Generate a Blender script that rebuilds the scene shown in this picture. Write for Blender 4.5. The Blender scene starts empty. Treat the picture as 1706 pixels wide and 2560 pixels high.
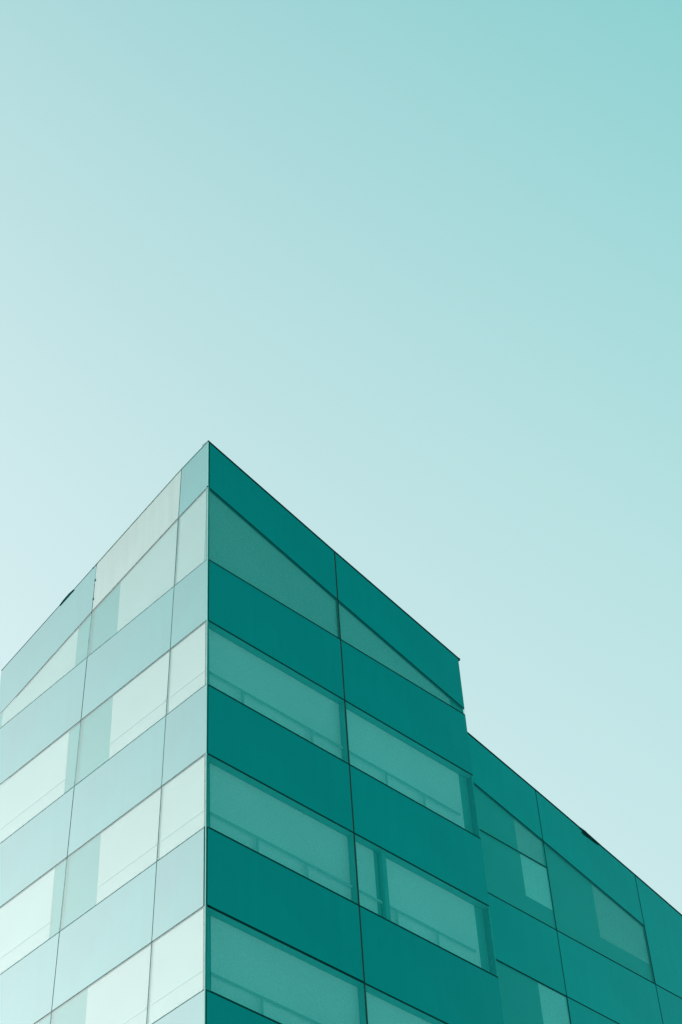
import bpy, math, random
from mathutils import Vector, Matrix
random.seed(7)
R = math.radians
scene = bpy.context.scene
col = scene.collection

# ------------------------------------------------------------------ camera
CAM = Vector((0, 0, 1.6))
PITCH, ROLL = R(46.188), R(-4.261)
cd = bpy.data.cameras.new('camera')
cd.sensor_fit = 'VERTICAL'; cd.sensor_height = 36.0; cd.sensor_width = 24.0
cd.lens = 5057.9 / 2560 * 36.0
cd.clip_end = 3000
cam = bpy.data.objects.new('camera', cd); col.objects.link(cam)
fwd = Vector((0, math.cos(PITCH), math.sin(PITCH)))
rt0 = Vector((1, 0, 0)); up0 = rt0.cross(fwd)
rt = math.cos(ROLL) * rt0 + math.sin(ROLL) * up0
up = -math.sin(ROLL) * rt0 + math.cos(ROLL) * up0
M = Matrix((rt, up, -fwd)).transposed().to_4x4(); M.translation = CAM
cam.matrix_world = M
scene.camera = cam

# ------------------------------------------------------------------ sky and sun
SUN_AZ, SUN_EL = R(-75), R(12)
sun_dir = Vector((math.sin(SUN_AZ) * math.cos(SUN_EL), math.cos(SUN_AZ) * math.cos(SUN_EL), math.sin(SUN_EL)))
world = bpy.data.worlds.new('World'); scene.world = world; world.use_nodes = True
nt = world.node_tree; nt.nodes.clear()
def wn(t, **k):
    n = nt.nodes.new(t)
    for a, b in k.items(): setattr(n, a, b)
    return n
def wmath(op, a, b=None):
    n = wn('ShaderNodeMath', operation=op)
    for i, v in enumerate((a, b)):
        if v is None: continue
        if isinstance(v, (int, float)): n.inputs[i].default_value = v
        else: nt.links.new(v, n.inputs[i])
    return n.outputs[0]
def wdot(v, vec):
    n = wn('ShaderNodeVectorMath', operation='DOT_PRODUCT')
    nt.links.new(v, n.inputs[0]); n.inputs[1].default_value = vec
    return n.outputs['Value']
tc = wn('ShaderNodeTexCoord')
nrm = wn('ShaderNodeVectorMath', operation='NORMALIZE'); nt.links.new(tc.outputs['Generated'], nrm.inputs[0])
dv = nrm.outputs[0]
# hazy sky: each channel brightens smoothly towards the sun side and the horizon
chan = []
for Mx, a, b, c0 in ((.835, -0.232, (-1.965, 3.196, -1.770), .05), (.98, 0.680, (-0.419, 1.870, -1.111), 0), (1.0, 0.501, (-0.570, 1.978, -0.972), 0)):
    e = wmath('ADD', wdot(dv, b), a)
    x = wmath('EXPONENT', wmath('MULTIPLY', e, -1.0))
    chan.append(wmath('MAXIMUM', wmath('SUBTRACT', wmath('DIVIDE', Mx, wmath('ADD', x, 1.0)), c0), 0.004))
# the sun's wide aureole in the haze
AUR, AURP = 3.2, 7.2
g = wmath('MULTIPLY', wmath('EXPONENT', wmath('MULTIPLY', wmath('SUBTRACT', wdot(dv, sun_dir), 1.0), AURP)), AUR)
chan = [wmath('ADD', c, wmath('MULTIPLY', g, t)) for c, t in zip(chan, (1.0, 1.03, .99))]
comb = wn('ShaderNodeCombineColor')
for i in range(3): nt.links.new(chan[i], comb.inputs[i])
bg = wn('ShaderNodeBackground'); bg.inputs['Strength'].default_value = 1.0
nt.links.new(comb.outputs[0], bg.inputs['Color'])
wo = wn('ShaderNodeOutputWorld'); nt.links.new(bg.outputs[0], wo.inputs['Surface'])

sd = bpy.data.lights.new('sun', 'SUN'); sd.energy = 2.0; sd.angle = R(0.5); sd.color = (.98, 1.0, .96)
sun = bpy.data.objects.new('sun', sd); col.objects.link(sun)
sun.rotation_euler = (-sun_dir).to_track_quat('-Z', 'Y').to_euler()
sun.location = (-40, -20, 60)

vs = scene.view_settings
vs.view_transform = 'Standard'; vs.look = 'None'; vs.exposure = 0.0; vs.gamma = 1.0; vs.use_curve_mapping = False
scene.render.engine = 'CYCLES'
scene.cycles.transparent_max_bounces = 16
scene.cycles.max_bounces = 10

# ------------------------------------------------------------------ materials
def mat(name):
    m = bpy.data.materials.new(name); m.use_nodes = True
    return m, m.node_tree, m.node_tree.nodes.get('Principled BSDF')
def node(t, typ, **k):
    n = t.nodes.new(typ)
    for a, b in k.items(): setattr(n, a, b)
    return n
def noise_of(t, scale, detail=3, vec=(1, 1, 1), rough=.5):
    tcx = node(t, 'ShaderNodeTexCoord'); mp = node(t, 'ShaderNodeMapping')
    mp.inputs['Scale'].default_value = vec
    t.links.new(tcx.outputs['Object'], mp.inputs[0])
    n = node(t, 'ShaderNodeTexNoise'); n.inputs['Scale'].default_value = scale
    n.inputs['Detail'].default_value = detail; n.inputs['Roughness'].default_value = rough
    t.links.new(mp.outputs[0], n.inputs['Vector'])
    return n.outputs['Fac']
def add_vary(t, bsdf_in, base, amp_obj, fac_list):
    """base colour times (1 + small per-object variation + noises)"""
    oi = node(t, 'ShaderNodeObjectInfo')
    acc = node(t, 'ShaderNodeMapRange'); t.links.new(oi.outputs['Random'], acc.inputs[0])
    acc.inputs['To Min'].default_value = 1 - amp_obj; acc.inputs['To Max'].default_value = 1 + amp_obj
    cur = acc.outputs[0]
    for f, amp in fac_list:
        mr = node(t, 'ShaderNodeMapRange'); t.links.new(f, mr.inputs[0])
        mr.inputs['From Min'].default_value = .25; mr.inputs['From Max'].default_value = .75
        mr.inputs['To Min'].default_value = 1 - amp; mr.inputs['To Max'].default_value = 1 + amp
        mm = node(t, 'ShaderNodeMath', operation='MULTIPLY')
        t.links.new(cur, mm.inputs[0]); t.links.new(mr.outputs[0], mm.inputs[1]); cur = mm.outputs[0]
    vm = node(t, 'ShaderNodeVectorMath', operation='SCALE')
    vm.inputs[0].default_value = base
    t.links.new(cur, vm.inputs['Scale']); t.links.new(vm.outputs[0], bsdf_in)
GLASS_IOR = 2.75
def bump(t, scale, dist, strength=.25):
    b = node(t, 'ShaderNodeBump'); b.inputs['Strength'].default_value = strength; b.inputs['Distance'].default_value = dist
    t.links.new(noise_of(t, scale, 1), b.inputs['Height'])
    return b.outputs[0]
def glass_panel(name, base, rough=.07, streak=.04):
    m, t, p = mat(name)
    add_vary(t, p.inputs['Base Color'], base, .05,
             [(noise_of(t, .35, 3), .13), (noise_of(t, 60, 2), .05), (noise_of(t, 5, 3, (1, 1, .06)), streak)])  # last noise draws upright streaks of tone
    p.inputs['Roughness'].default_value = rough
    p.inputs['IOR'].default_value = GLASS_IOR
    t.links.new(bump(t, .8, .02), p.inputs['Normal'])
    return m
def plain(name, base, rough=.6, ior=1.45, amp=.04, grain=120):
    m, t, p = mat(name)
    add_vary(t, p.inputs['Base Color'], base, .03, [(noise_of(t, grain, 2), amp), (noise_of(t, .5, 2), .05)])
    p.inputs['Roughness'].default_value = rough; p.inputs['IOR'].default_value = ior
    return m
M_ENAMEL = glass_panel('teal_enamelled_glass', (0.0, .260, .270))
M_ENAMEL_LIGHT = glass_panel('light_teal_enamelled_glass', (0.0, .33, .335))
M_PALE_REFLECT = glass_panel('pale_reflection_glass', (.33, .41, .38), streak=.08)  # soft pale reflection on one top panel, put into the glass colour
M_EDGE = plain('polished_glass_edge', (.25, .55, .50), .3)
# clear outer pane: reflective coating over tinted, see-through glass
M_PANE = bpy.data.materials.new('tinted_clear_glass'); M_PANE.use_nodes = True
t = M_PANE.node_tree; t.nodes.clear()
tr = node(t, 'ShaderNodeBsdfTransparent'); tr.inputs['Color'].default_value = (.95, 1.0, .995, 1)
gl = node(t, 'ShaderNodeBsdfGlossy'); gl.inputs['Roughness'].default_value = .06
fr = node(t, 'ShaderNodeFresnel'); fr.inputs['IOR'].default_value = GLASS_IOR
# the inner face of the slab must not see total reflection
geo = node(t, 'ShaderNodeNewGeometry')
inv = node(t, 'ShaderNodeMath', operation='SUBTRACT'); inv.inputs[0].default_value = 1.0; t.links.new(geo.outputs['Backfacing'], inv.inputs[1])
fm = node(t, 'ShaderNodeMath', operation='MULTIPLY'); t.links.new(fr.outputs[0], fm.inputs[0]); t.links.new(inv.outputs[0], fm.inputs[1])
mx = node(t, 'ShaderNodeMixShader'); t.links.new(fm.outputs[0], mx.inputs[0]); t.links.new(tr.outputs[0], mx.inputs[1]); t.links.new(gl.outputs[0], mx.inputs[2])
t.links.new(bump(t, .8, .02), gl.inputs['Normal'])
ou = node(t, 'ShaderNodeOutputMaterial'); t.links.new(mx.outputs[0], ou.inputs[0])

M_BLIND_LIT = plain('lit_side_blind', (.60, .63, .615), .8, amp=.05, grain=32)  # blind copy for the sunlit facade, toned down against its extra light
M_BLIND_SHADE = plain('shade_side_blind', (.76, .98, .98), .8, amp=.10, grain=32)  # same blind for the shaded facade, colour lifted to make up for shade
M_BLIND_DULL = plain('grey_blind', (.40, .66, .64), .8, amp=.16, grain=32)
M_BLIND_MID = plain('dusty_blind', (.58, .92, .91), .8, amp=.14, grain=32)
M_REVEAL = plain('teal_reveal', (.06, .50, .48), .6)
M_PLATE = plain('teal_back_plate', (.03, .37, .355), .6)
M_BLIND_LIT_TOP = plain('lit_side_top_blind', (.49, .58, .57), .8, amp=.05, grain=32)  # top-row blind copy, toned down for the sunlit left facade
M_RAIL = plain('rail_metal', (.34, .70, .68), .5)
M_RAIL_PALE = plain('pale_rail', (.56, .66, .63), .6)
M_POST = plain('mullion_metal', (.06, .48, .46), .5)
M_SEAL = plain('black_sealant', (.008, .050, .048), .8, ior=1.2)
M_SEAL_GREY = plain('grey_sealant', (.075, .085, .075), .8, ior=1.2)
M_SEAL_GREEN = plain('green_grey_sealant', (.045, .14, .125), .8, ior=1.2)
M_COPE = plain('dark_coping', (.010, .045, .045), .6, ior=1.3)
M_COPE_SUNLIT = plain('sunlit_coping', (.55, .55, .54), .5)  # copy of the coping with sunlight put into its colour
M_CORE = plain('dark_wall', (.02, .10, .10), .8)
M_PAVE = plain('concrete_paving', (.48, .58, .58), .85, amp=.12, grain=3)

# ------------------------------------------------------------------ mesh helpers
def tag(o, label=None, cat=None, group=None, kind=None):
    for k, v in (('label', label), ('category', cat), ('group', group), ('kind', kind)):
        if v: o[k] = v
def mesh_obj(name, verts, faces, m, parent=None, origin=None):
    me = bpy.data.meshes.new(name)
    if origin is None:
        origin = sum((Vector(v) for v in verts), Vector()) / len(verts)
    me.from_pydata([tuple(Vector(v) - origin) for v in verts], [], faces)
    me.materials.append(m); me.update()
    o = bpy.data.objects.new(name, me); o.location = origin
    col.objects.link(o)
    if parent is not None:
        o.parent = parent
        o.matrix_parent_inverse = Matrix.Identity(4)
        o.location = origin - world_pos(parent)
    return o
def world_pos(o):
    p = Vector(o.location)
    while o.parent: o = o.parent; p += o.location
    return p

C0 = Vector((-2.93369, 30.65997, 0)); DL = Vector((-.727107, .686524, 0)); DR = Vector((.687875, .725829, 0))
Z0 = 32.418; SHC = .0108135; SHL = -.04658; WREC = 1.2974
Z = Vector((0, 0, 1))
class Face:
    def __init__(s, O, u, v):
        s.O, s.u, s.v = O, u, v
        n = u.cross(v).normalized()
        if n.dot(CAM - O) < 0: n = -n
        s.n = n
        s.flip = u.cross(v).dot(n) < 0
    def P(s, a, z, d=0): return s.O + a * s.u + z * s.v - s.n * d
FL = Face(C0 - DR * SHC * Z0, DL, Z + DR * SHC)      # sunny left facade (leans a little)
FR = Face(C0, DR, Z)                                 # shaded right facade
FW = Face(C0 + DL * WREC, DR, Z)                     # set-back wing
def area(poly): return .5 * sum(poly[i - 1][0] * poly[i][1] - poly[i][0] * poly[i - 1][1] for i in range(len(poly)))
def prism_data(F, poly, d0, d1):
    if (area(poly) < 0) != F.flip: poly = poly[::-1]     # front face normal = F.n
    n = len(poly)
    V = [F.P(a, z, d0) for a, z in poly] + [F.P(a, z, d1) for a, z in poly]
    fc = [tuple(range(n)), tuple(range(2 * n - 1, n - 1, -1))]
    for i in range(n):
        j = (i + 1) % n
        fc.append((i, i + n, j + n, j))
    return V, fc
def prism(name, F, poly, d0, d1, m, parent):
    V, fc = prism_data(F, poly, d0, d1)
    return mesh_obj(name, V, fc, m, parent)
def inset(poly, g):
    """shrink a convex polygon; g = inset per edge (edge i runs from i to i+1)"""
    if area(poly) < 0: poly = poly[::-1]; g = g[::-1][1:] + g[::-1][:1]
    n = len(poly); L = []
    for i in range(n):
        (x0, y0), (x1, y1) = poly[i], poly[(i + 1) % n]
        dx, dy = x1 - x0, y1 - y0; l = math.hypot(dx, dy)
        nx, ny = -dy / l, dx / l
        L.append((nx, ny, nx * x0 + ny * y0 + g[i]))
    out = []
    for i in range(n):
        a1, b1, c1 = L[i - 1]; a2, b2, c2 = L[i]
        D = a1 * b2 - a2 * b1
        out.append(((c1 * b2 - c2 * b1) / D, (a1 * c2 - a2 * c1) / D))
    return out
def clip(poly, a, b, c):
    """keep a*x+b*y<=c"""
    out = []
    for i in range(len(poly)):
        p, q = poly[i - 1], poly[i]
        fp, fq = a * p[0] + b * p[1] - c, a * q[0] + b * q[1] - c
        if (fp <= 0) != (fq <= 0):
            k = fp / (fp - fq); out.append((p[0] + (q[0] - p[0]) * k, p[1] + (q[1] - p[1]) * k))
        if fq <= 0: out.append(q)
    return out
def open_box(name, F, poly, d0, d1, m, parent, lip=.012):
    """window reveal: back and four sides with thickness, open to the front"""
    outer = poly; inner = inset(poly, [lip] * len(poly))
    if area(outer) < 0: outer = outer[::-1]
    if (area(outer) < 0) != F.flip: outer, inner = outer[::-1], inner[::-1]
    n = len(outer)
    V = [F.P(a, z, d0) for a, z in outer] + [F.P(a, z, d1) for a, z in outer] + \
        [F.P(a, z, d0) for a, z in inner] + [F.P(a, z, d1 - .012) for a, z in inner]
    fc = [tuple(range(2 * n - 1, n - 1, -1)), tuple(range(3 * n, 4 * n))]
    for i in range(n):
        j = (i + 1) % n
        fc += [(i, i + n, j + n, j), (2 * n + i, 2 * n + j, 3 * n + j, 3 * n + i), (i, j, 2 * n + j, 2 * n + i)]
    return mesh_obj(name, V, fc, m, parent)

# ------------------------------------------------------------------ ground
G = 600
gv = []; gf = []
ng = 12
for i in range(ng + 1):
    for j in range(ng + 1): gv.append(((i / ng * 2 - 1) * G, (j / ng * 2 - 1) * G, 0))
for i in range(ng):
    for j in range(ng):
        a = i * (ng + 1) + j; gf.append((a, a + ng + 1, a + ng + 2, a + 1))
ground = mesh_obj('ground', gv, gf, M_PAVE, origin=Vector((0, 0, 0))); tag(ground, kind='structure')

# ------------------------------------------------------------------ building
bld = bpy.data.objects.new('office_building', None); col.objects.link(bld)
bld.location = C0 + Vector((0, 0, .004))
tag(bld, 'teal glass clad office building with a sharp sloping roof corner and a lower set-back wing', 'building')

zl = [32.418 - .0 * 0]
zl = [32.418, 30.615, 28.823, 27.02, 25.226, 23.425, 21.631, 19.835, 18.04]
TH = .010
D = .16

def lerp_line(pts, s):
    for (a, za), (b, zb) in zip(pts, pts[1:]):
        if s <= b or (b, zb) == pts[-1]:
            return za + (zb - za) * (s - a) / (b - a)
topL = [(0, 36.247), (1.013, 36.05), (4.04, 35.262), (7.533, 34.352)]
slL = [(0, 34.718), (1.013, 34.512), (4.04, 33.801), (7.533, 32.860)]
topR = [(0, 36.247), (3.945, 35.208), (7.990, 34.201)]
slR = [(0, 34.718), (3.945, 33.652), (7.990, 32.599)]
topW = [(6.6, 34.27), (9.574, 33.558), (11.945, 32.979), (15.53, 32.062), (19.3, 31.05)]
slW = [(6.6, 32.73), (9.581, 32.012), (11.92, 31.425), (15.51, 30.511)]

def jl(s0, z): return s0 + SHL * (z - Z0) if s0 > .5 else 0.0
def jr(s0, z): return SHC * (z - Z0) if s0 < .5 else s0
SCOL_L = [0, 1.105, 4.110, 7.62]
SCOL_R = [0, 3.945, 7.990]
SCOL_W = [6.6, 11.915, 15.50, 19.25]
SW = lambda s0, z: s0

def quad(J, s0, s1, top, bot):
    """polygon bl, br, tr, tl where top/bot are callables of s"""
    def corner(sc, f):
        s = sc
        for _ in range(3): s = J(sc, f(s))
        return (s, f(s))
    return [corner(s0, bot), corner(s1, bot), corner(s1, top), corner(s0, top)]
def panel(F, poly, g, m, front=0.0):
    """opaque enamelled glass sheet with a slightly chamfered rim"""
    p = inset(poly, g)
    tilt = random.uniform(-.001, .001)
    return prism('spandrel_panel', F, p, max(front + tilt, 0), front + TH, m, bld)
def window(F, poly, g, blinds, rails=(), brackets=(), posts=(), bmat=None, name='window', D=.16):
    p = inset(poly, g)
    if D > .1: w = open_box(name, F, inset(p, [.001] * len(p)), .0075, D + .028, M_REVEAL, bld)
    else: w = prism(name, F, poly, D + .004, D + .022, M_REVEAL if F is FW else M_PLATE, bld)      # shallow bay: just its back plate
    prism('pane', F, p, 0.0, .006, M_PANE, w)
    q = inset(p, [.016 if D > .1 else .004] * len(p))
    xs = [a for a, z in q]; zs = [z for a, z in q]
    for b in blinds:
        bp = q
        lo, hi, shear, zlo, zhi = b
        zr = 30.0
        bp = clip(bp, -1, -shear, -(lo + shear * (0)) - shear * ((zlo + zhi) / 2))
        bp = clip(bp, 1, shear, hi + shear * ((zlo + zhi) / 2))
        bp = clip(bp, 0, -1, -zlo); bp = clip(bp, 0, 1, zhi)
        if len(bp) >= 3: prism('blind', F, bp, D, D + .012, bmat or M_BLIND_SHADE, w)
    for a, b, z in rails:
        prism('rail', F, [(a, z - .022), (b, z - .022), (b, z + .022), (a, z + .022)], (D / 2 - .012 if D > .1 else .0105), (D / 2 + .012 if D > .1 else .0195), M_RAIL if D > .1 else M_RAIL_PALE, w)
    for a, z0, z1 in brackets:
        prism('bracket', F, [(a - .03, z0), (a + .03, z0), (a + .03, z1), (a - .03, z1)], D / 2 - .008, D / 2 + .008, M_RAIL, w)
    for a, b, z0, z1 in posts:
        prism('mullion', F, [(a, z0), (b, z0), (b, z1), (a, z1)], D / 2 - .03, D - .004, M_POST, w)
    return w

def const(z): return lambda s: z
def line(pts): return lambda s: lerp_line(pts, s)

# ---- right facade ----
gR = lambda c, r: [.020, .025 if c == 0 else .012, .020, .045 if c == 0 else .017]
for c in range(2):
    s0, s1 = SCOL_R[c], SCOL_R[c + 1]
    panel(FR, quad(jr, s0, s1, line(topR), line(slR)), gR(c, 0), M_ENAMEL)
    q = quad(jr, s0, s1, line(slR), const(zl[0]))
    hi = 3.935 if c == 0 else 7.53
    window(FR, q, gR(c, 1), [(.06 if c == 0 else 3.96, hi, 0, zl[0], 40)], bmat=M_BLIND_DULL, D=.05)
    for r in range(2, 9):
        top, bot = zl[r - 2], zl[r - 1]
        q = quad(jr, s0, s1, const(top), const(bot))
        g = gR(c, r)
        if r == 6 and c == 0: g = [.034, g[1], g[2], g[3]]
        if r == 7 and c == 0: g = [g[0], g[1], .020, g[3]]
        if r in (2, 4, 6, 8):
            panel(FR, q, g, M_ENAMEL)
        else:
            lo = .17 if c == 0 else 4.0
            hi = 3.93 if c == 0 else 7.66
            rz = bot + .455
            if c == 0:
                br = {3: (1.01, 2.955), 5: (1.31, 2.62), 7: (1.313, 2.7)}[r]
                window(FR, q, g, [(lo, 3.93, 0, bot, top - .035)], [(.10, 3.86, rz)], [(a, bot + .02, rz - .024) for a in br])
            else:
                br = {3: (5.147, 6.311), 5: (5.109, 6.294), 7: (5.12, 6.3)}[r]
                if r == 5:
                    window(FR, q, g, [(lo, 4.64, 0, bot, top - .035), (4.93, hi, 0, bot, top - .035)],
                           [(4.0, 4.70, rz), (4.90, 7.45, rz)], [(a, bot + .02, rz - .024) for a in br], [(4.77, 4.89, bot + .03, top - .03)])
                else:
                    window(FR, q, g, [(lo, hi, 0, bot, top - .035)], [(4.0, 7.47, rz)], [(a, bot + .02, rz - .024) for a in br])

# ---- left facade ----
for c in range(3):
    s0, s1 = SCOL_L[c], SCOL_L[c + 1]
    g = [.012, .011, .012, .011 if c else .004]
    q = quad(jl, s0, s1, line(topL), line(slL))
    panel(FL, q, [.012, .011, .0, g[3]], (M_ENAMEL, M_PALE_REFLECT, M_ENAMEL)[c])
    rng = [(.03, 1.02), (1.02, 2.98), (4.47, 7.20)][c]
    q = quad(jl, s0, s1, line(slL), const(zl[0]))
    window(FL, q, g, [(rng[0], rng[1], .03, zl[0], 40)], bmat=M_BLIND_LIT_TOP, D=.022)
    for r in range(2, 9):
        top, bot = zl[r - 2], zl[r - 1]
        q = quad(jl, s0, s1, const(top), const(bot))
        if r in (2, 4, 6, 8):
            panel(FL, q, g, M_ENAMEL)
        else:
            sh = SHL * ((top + bot) / 2 - Z0)
            lo, hi = [(.05, 1.105 + sh - .02), (1.105 + sh + .02, {3: 3.13, 5: 3.30, 7: 3.455}[r]), ({3: 4.64, 5: 4.805, 7: 4.96}[r], 7.36 + sh)][c]
            a0 = q[0][0] + .06; a1 = q[1][0] - .10
            window(FL, q, g, [(lo, hi, .018, bot, top - .03)], [(max(lo - .02, a0), min(hi, a1), bot + .45)], D=.022, bmat=M_BLIND_LIT)

# ---- wing ----
gW = [.018, .014, .018, .014]
s0, s1, s2, s3 = SCOL_W
def wpanel(a, b, top, bot): panel(FW, quad(SW, a, b, top, bot), gW, M_ENAMEL_LIGHT)
wpanel(s0, s1, line(topW), line(slW))
window(FW, quad(SW, s0, s1, line(slW), const(zl[1])), gW, [(10.95, 11.90, 0, zl[1], 40)], bmat=M_BLIND_DULL, D=.05)
window(FW, quad(SW, s0, s1, const(zl[1]), const(zl[2])), gW, [(10.975, 11.90, 0, 29.39, 40)], bmat=M_BLIND_MID, D=.022)
wpanel(s0, s1, const(zl[2]), const(zl[3]))
window(FW, quad(SW, s0, s1, const(zl[3]), const(zl[4])), gW, [(10.955, 11.90, 0, 25.58, 40)], bmat=M_BLIND_MID, D=.022)
wpanel(s0, s1, const(zl[4]), const(zl[5])); wpanel(s0, s1, const(zl[5]), const(zl[6]))
wpanel(s1, s2, line(topW), line(slW))
window(FW, quad(SW, s1, s2, line(slW), const(zl[2])), gW, [(13.655, 15.48, 0, 29.41, 40)], bmat=M_BLIND_DULL, D=.05)
for r in range(2, 6): wpanel(s1, s2, const(zl[r]), const(zl[r + 1]))
wpanel(s2, s3, line(topW), const(zl[2]))
for r in range(2, 6): wpanel(s2, s3, const(zl[r]), const(zl[r + 1]))

# ---- joints: recessed sealant beads and the panel carriers behind them ----
def bead(F, a, b, w, m, d0=.012, d1=.045, name='joint_seal'):
    """bead along the segment a-b (facade coordinates), w = half width"""
    dx, dz = b[0] - a[0], b[1] - a[1]; l = math.hypot(dx, dz); nx, nz = -dz / l * w, dx / l * w
    return prism(name, F, [(a[0] - nx, a[1] - nz), (b[0] - nx, b[1] - nz), (b[0] + nx, b[1] + nz), (a[0] + nx, a[1] + nz)], d0, d1, m, bld)
ZB = zl[8]
bead(FR, (3.941, ZB), (3.941, 35.20), .0207, M_SEAL_GREY, .002, .060)
bead(FR, (jr(0, ZB) + .0225, ZB), (jr(0, 36.2) + .0225, 36.22), .0220, M_SEAL, .006, .060, 'corner_seal')
for pts in (slR,):
    for (a, b) in zip(pts, pts[1:]): bead(FR, a, (min(b[0], 7.97), b[1]), .0195, M_SEAL, .0012, .009)
for i in range(0, 9): 
    if i == 5: bead(FR, (.03, zl[i] + .007), (3.93, zl[i] + .007), .0265, M_SEAL, .001, .059)
    bead(FR, (.03 if i != 5 else 3.95, zl[i]), (7.975, zl[i]), .0195, M_SEAL, .001, .059)
for sc in SCOL_L[1:3]:
    bead(FL, (jl(sc, ZB), ZB), (jl(sc, 36), lerp_line(topL, jl(sc, 36)) - .01 if sc < 3 else 35.25), .0105, M_SEAL_GREEN, .0015, .009)
for (a, b) in zip(slL, slL[1:]): bead(FL, a, b, .0115, M_SEAL_GREEN, .0012, .009)
for i in range(0, 9): bead(FL, (.02, zl[i]), (jl(7.62, zl[i]), zl[i]), .0115, M_SEAL_GREEN, .001, .009)
for sc, zt in ((11.915, 32.975), (15.50, 32.06)): bead(FW, (sc, zl[6]), (sc, zt), .0135, M_SEAL, .0015, .009)
for (a, b) in zip(slW, slW[1:]): bead(FW, a, b, .0175, M_SEAL, .0012, .009)
bead(FW, (s0, zl[1]), (s1, zl[1]), .0175, M_SEAL, .001, .009)
for i in range(2, 7): bead(FW, (s0, zl[i]), (s3, zl[i]), .0175, M_SEAL, .001, .009)
# bright polished edge of the left-hand glass at the corner
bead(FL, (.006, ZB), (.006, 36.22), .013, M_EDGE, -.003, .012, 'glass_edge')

# ---- coping along the roof edges ----
def coping(F, pts, m, th=.028, d0=-.012, d1=.20):
    for (a, za), (b, zb) in zip(pts, pts[1:]):
        prism('coping', F, [(a + .003, za + .002), (b - .003, zb + .002), (b - .003, zb + th), (a + .003, za + th)], d0, d1, m, bld)
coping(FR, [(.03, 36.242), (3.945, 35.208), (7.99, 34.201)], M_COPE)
coping(FL, topL[:3], M_COPE_SUNLIT, .022, d1=.06)
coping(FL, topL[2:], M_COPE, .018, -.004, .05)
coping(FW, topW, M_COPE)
prism('coping_end', FR, [(7.995, 34.17), (8.03, 34.165), (8.03, 34.225), (7.995, 34.232)], -.015, .15, M_COPE, bld)

# small panel clips on the left roof edge and down one joint
for s, z in ((2.234, 35.738), (1.979, 35.805), (4.10, 35.245), (3.97, 35.285)):
    prism('panel_clip', FL, [(s - .03, z - .008), (s + .026, z + .0), (s + .03, z + .018), (s - .022, z + .014)], -.01, .03, M_SEAL_GREY, bld)
for s, z in ((3.99, 34.77), (4.02, 34.18)):
    prism('panel_clip', FL, [(s - .015, z - .04), (s + .025, z - .03), (s + .025, z + .0), (s + .0, z + .03), (s - .018, z + .022)], -.010, .03, M_SEAL_GREEN, bld)
# lifted flashing pieces on both roof edges
prism('loose_flashing', FL, [(4.80, 35.055), (5.06, 34.985), (5.33, 34.915), (5.20, 34.985), (4.98, 35.05)], -.02, .05, M_SEAL, bld)
prism('loose_flashing', FW, [(13.57, 32.50), (13.60, 32.455), (14.14, 32.38), (14.22, 32.40), (13.92, 32.485), (13.62, 32.575)], -.03, .05, M_SEAL, bld)
prism('loose_flashing', FW, [(13.50, 32.585), (13.56, 32.565), (13.74, 32.535), (13.70, 32.56)], -.03, .03, M_COPE, bld)

# ---- lower storeys under the picture, solid core and roof behind the glass ----
prism('lower_wall', FR, [(jr(0, ZB) + .01, 0.02), (7.98, 0.02), (7.98, ZB - .02), (jr(0, ZB) + .01, ZB - .02)], .02, .10, M_ENAMEL, bld)
prism('lower_wall', FL, [(.01, 0.02), (jl(7.62, 0), 0.02), (jl(7.62, ZB), ZB - .02), (.01, ZB - .02)], .02, .10, M_ENAMEL, bld)
prism('lower_wall', FW, [(s0, 0.02), (22.9, 0.02), (22.9, zl[6] - .02), (s0, zl[6] - .02)], .02, .10, M_ENAMEL_LIGHT, bld)
wpanel(19.28, 22.9, line([(19.28, 31.05), (22.9, 30.1)]), const(zl[6]))
def core(name, pts, parent):
    n = len(pts)
    V = [Vector((p.x, p.y, .02)) for p, z in pts] + [Vector((p.x, p.y, z)) for p, z in pts]
    # pts counter-clockwise from above
    fc = [tuple(reversed(range(n))), tuple(range(n, 2 * n))]
    for i in range(n):
        j = (i + 1) % n; fc.append((i, j, j + n, i + n))
    return mesh_obj(name, V, fc, M_CORE, parent)
def G2(sr, sl): p = C0 + DR * sr + DL * sl; return Vector((p.x, p.y, 0))
def topz(sr, sl): return 36.247 - .2555 * sr - .252 * sl
IN = .24
def core_pts(sr0, sr1, sl0, sl1, drop, ztop=None):
    P = [(sr0, sl0), (sr1, sl0), (sr1, sl1), (sr0, sl1)]
    return [(G2(a, b), (ztop or topz)(a, b) - drop) for a, b in P]
core('core_wall', core_pts(IN, 7.97, IN, 7.15, .10), bld)
def wz(a, b): return 33.558 - .2500 * (a - 9.574) - .10 * (b - WREC)
core('core_wall', core_pts(8.0, 22.88, WREC + IN, 8.4, .12, wz), bld)
# end cladding of the tower where it steps back to the wing, and at the far left end
FE = Face(C0 + DR * 7.975, DL, Z)
FE.n = DR.copy(); FE.flip = FE.u.cross(FE.v).dot(FE.n) < 0
prism('return_panel', FE, [(.04, 18.0), (IN, 18.0), (IN, 34.05), (.04, 34.15)], 0, .03, M_ENAMEL, bld)
FQ = Face(C0 + DL * 7.40, DR, Z); FQ.n = DL.copy(); FQ.flip = FQ.u.cross(FQ.v).dot(FQ.n) < 0
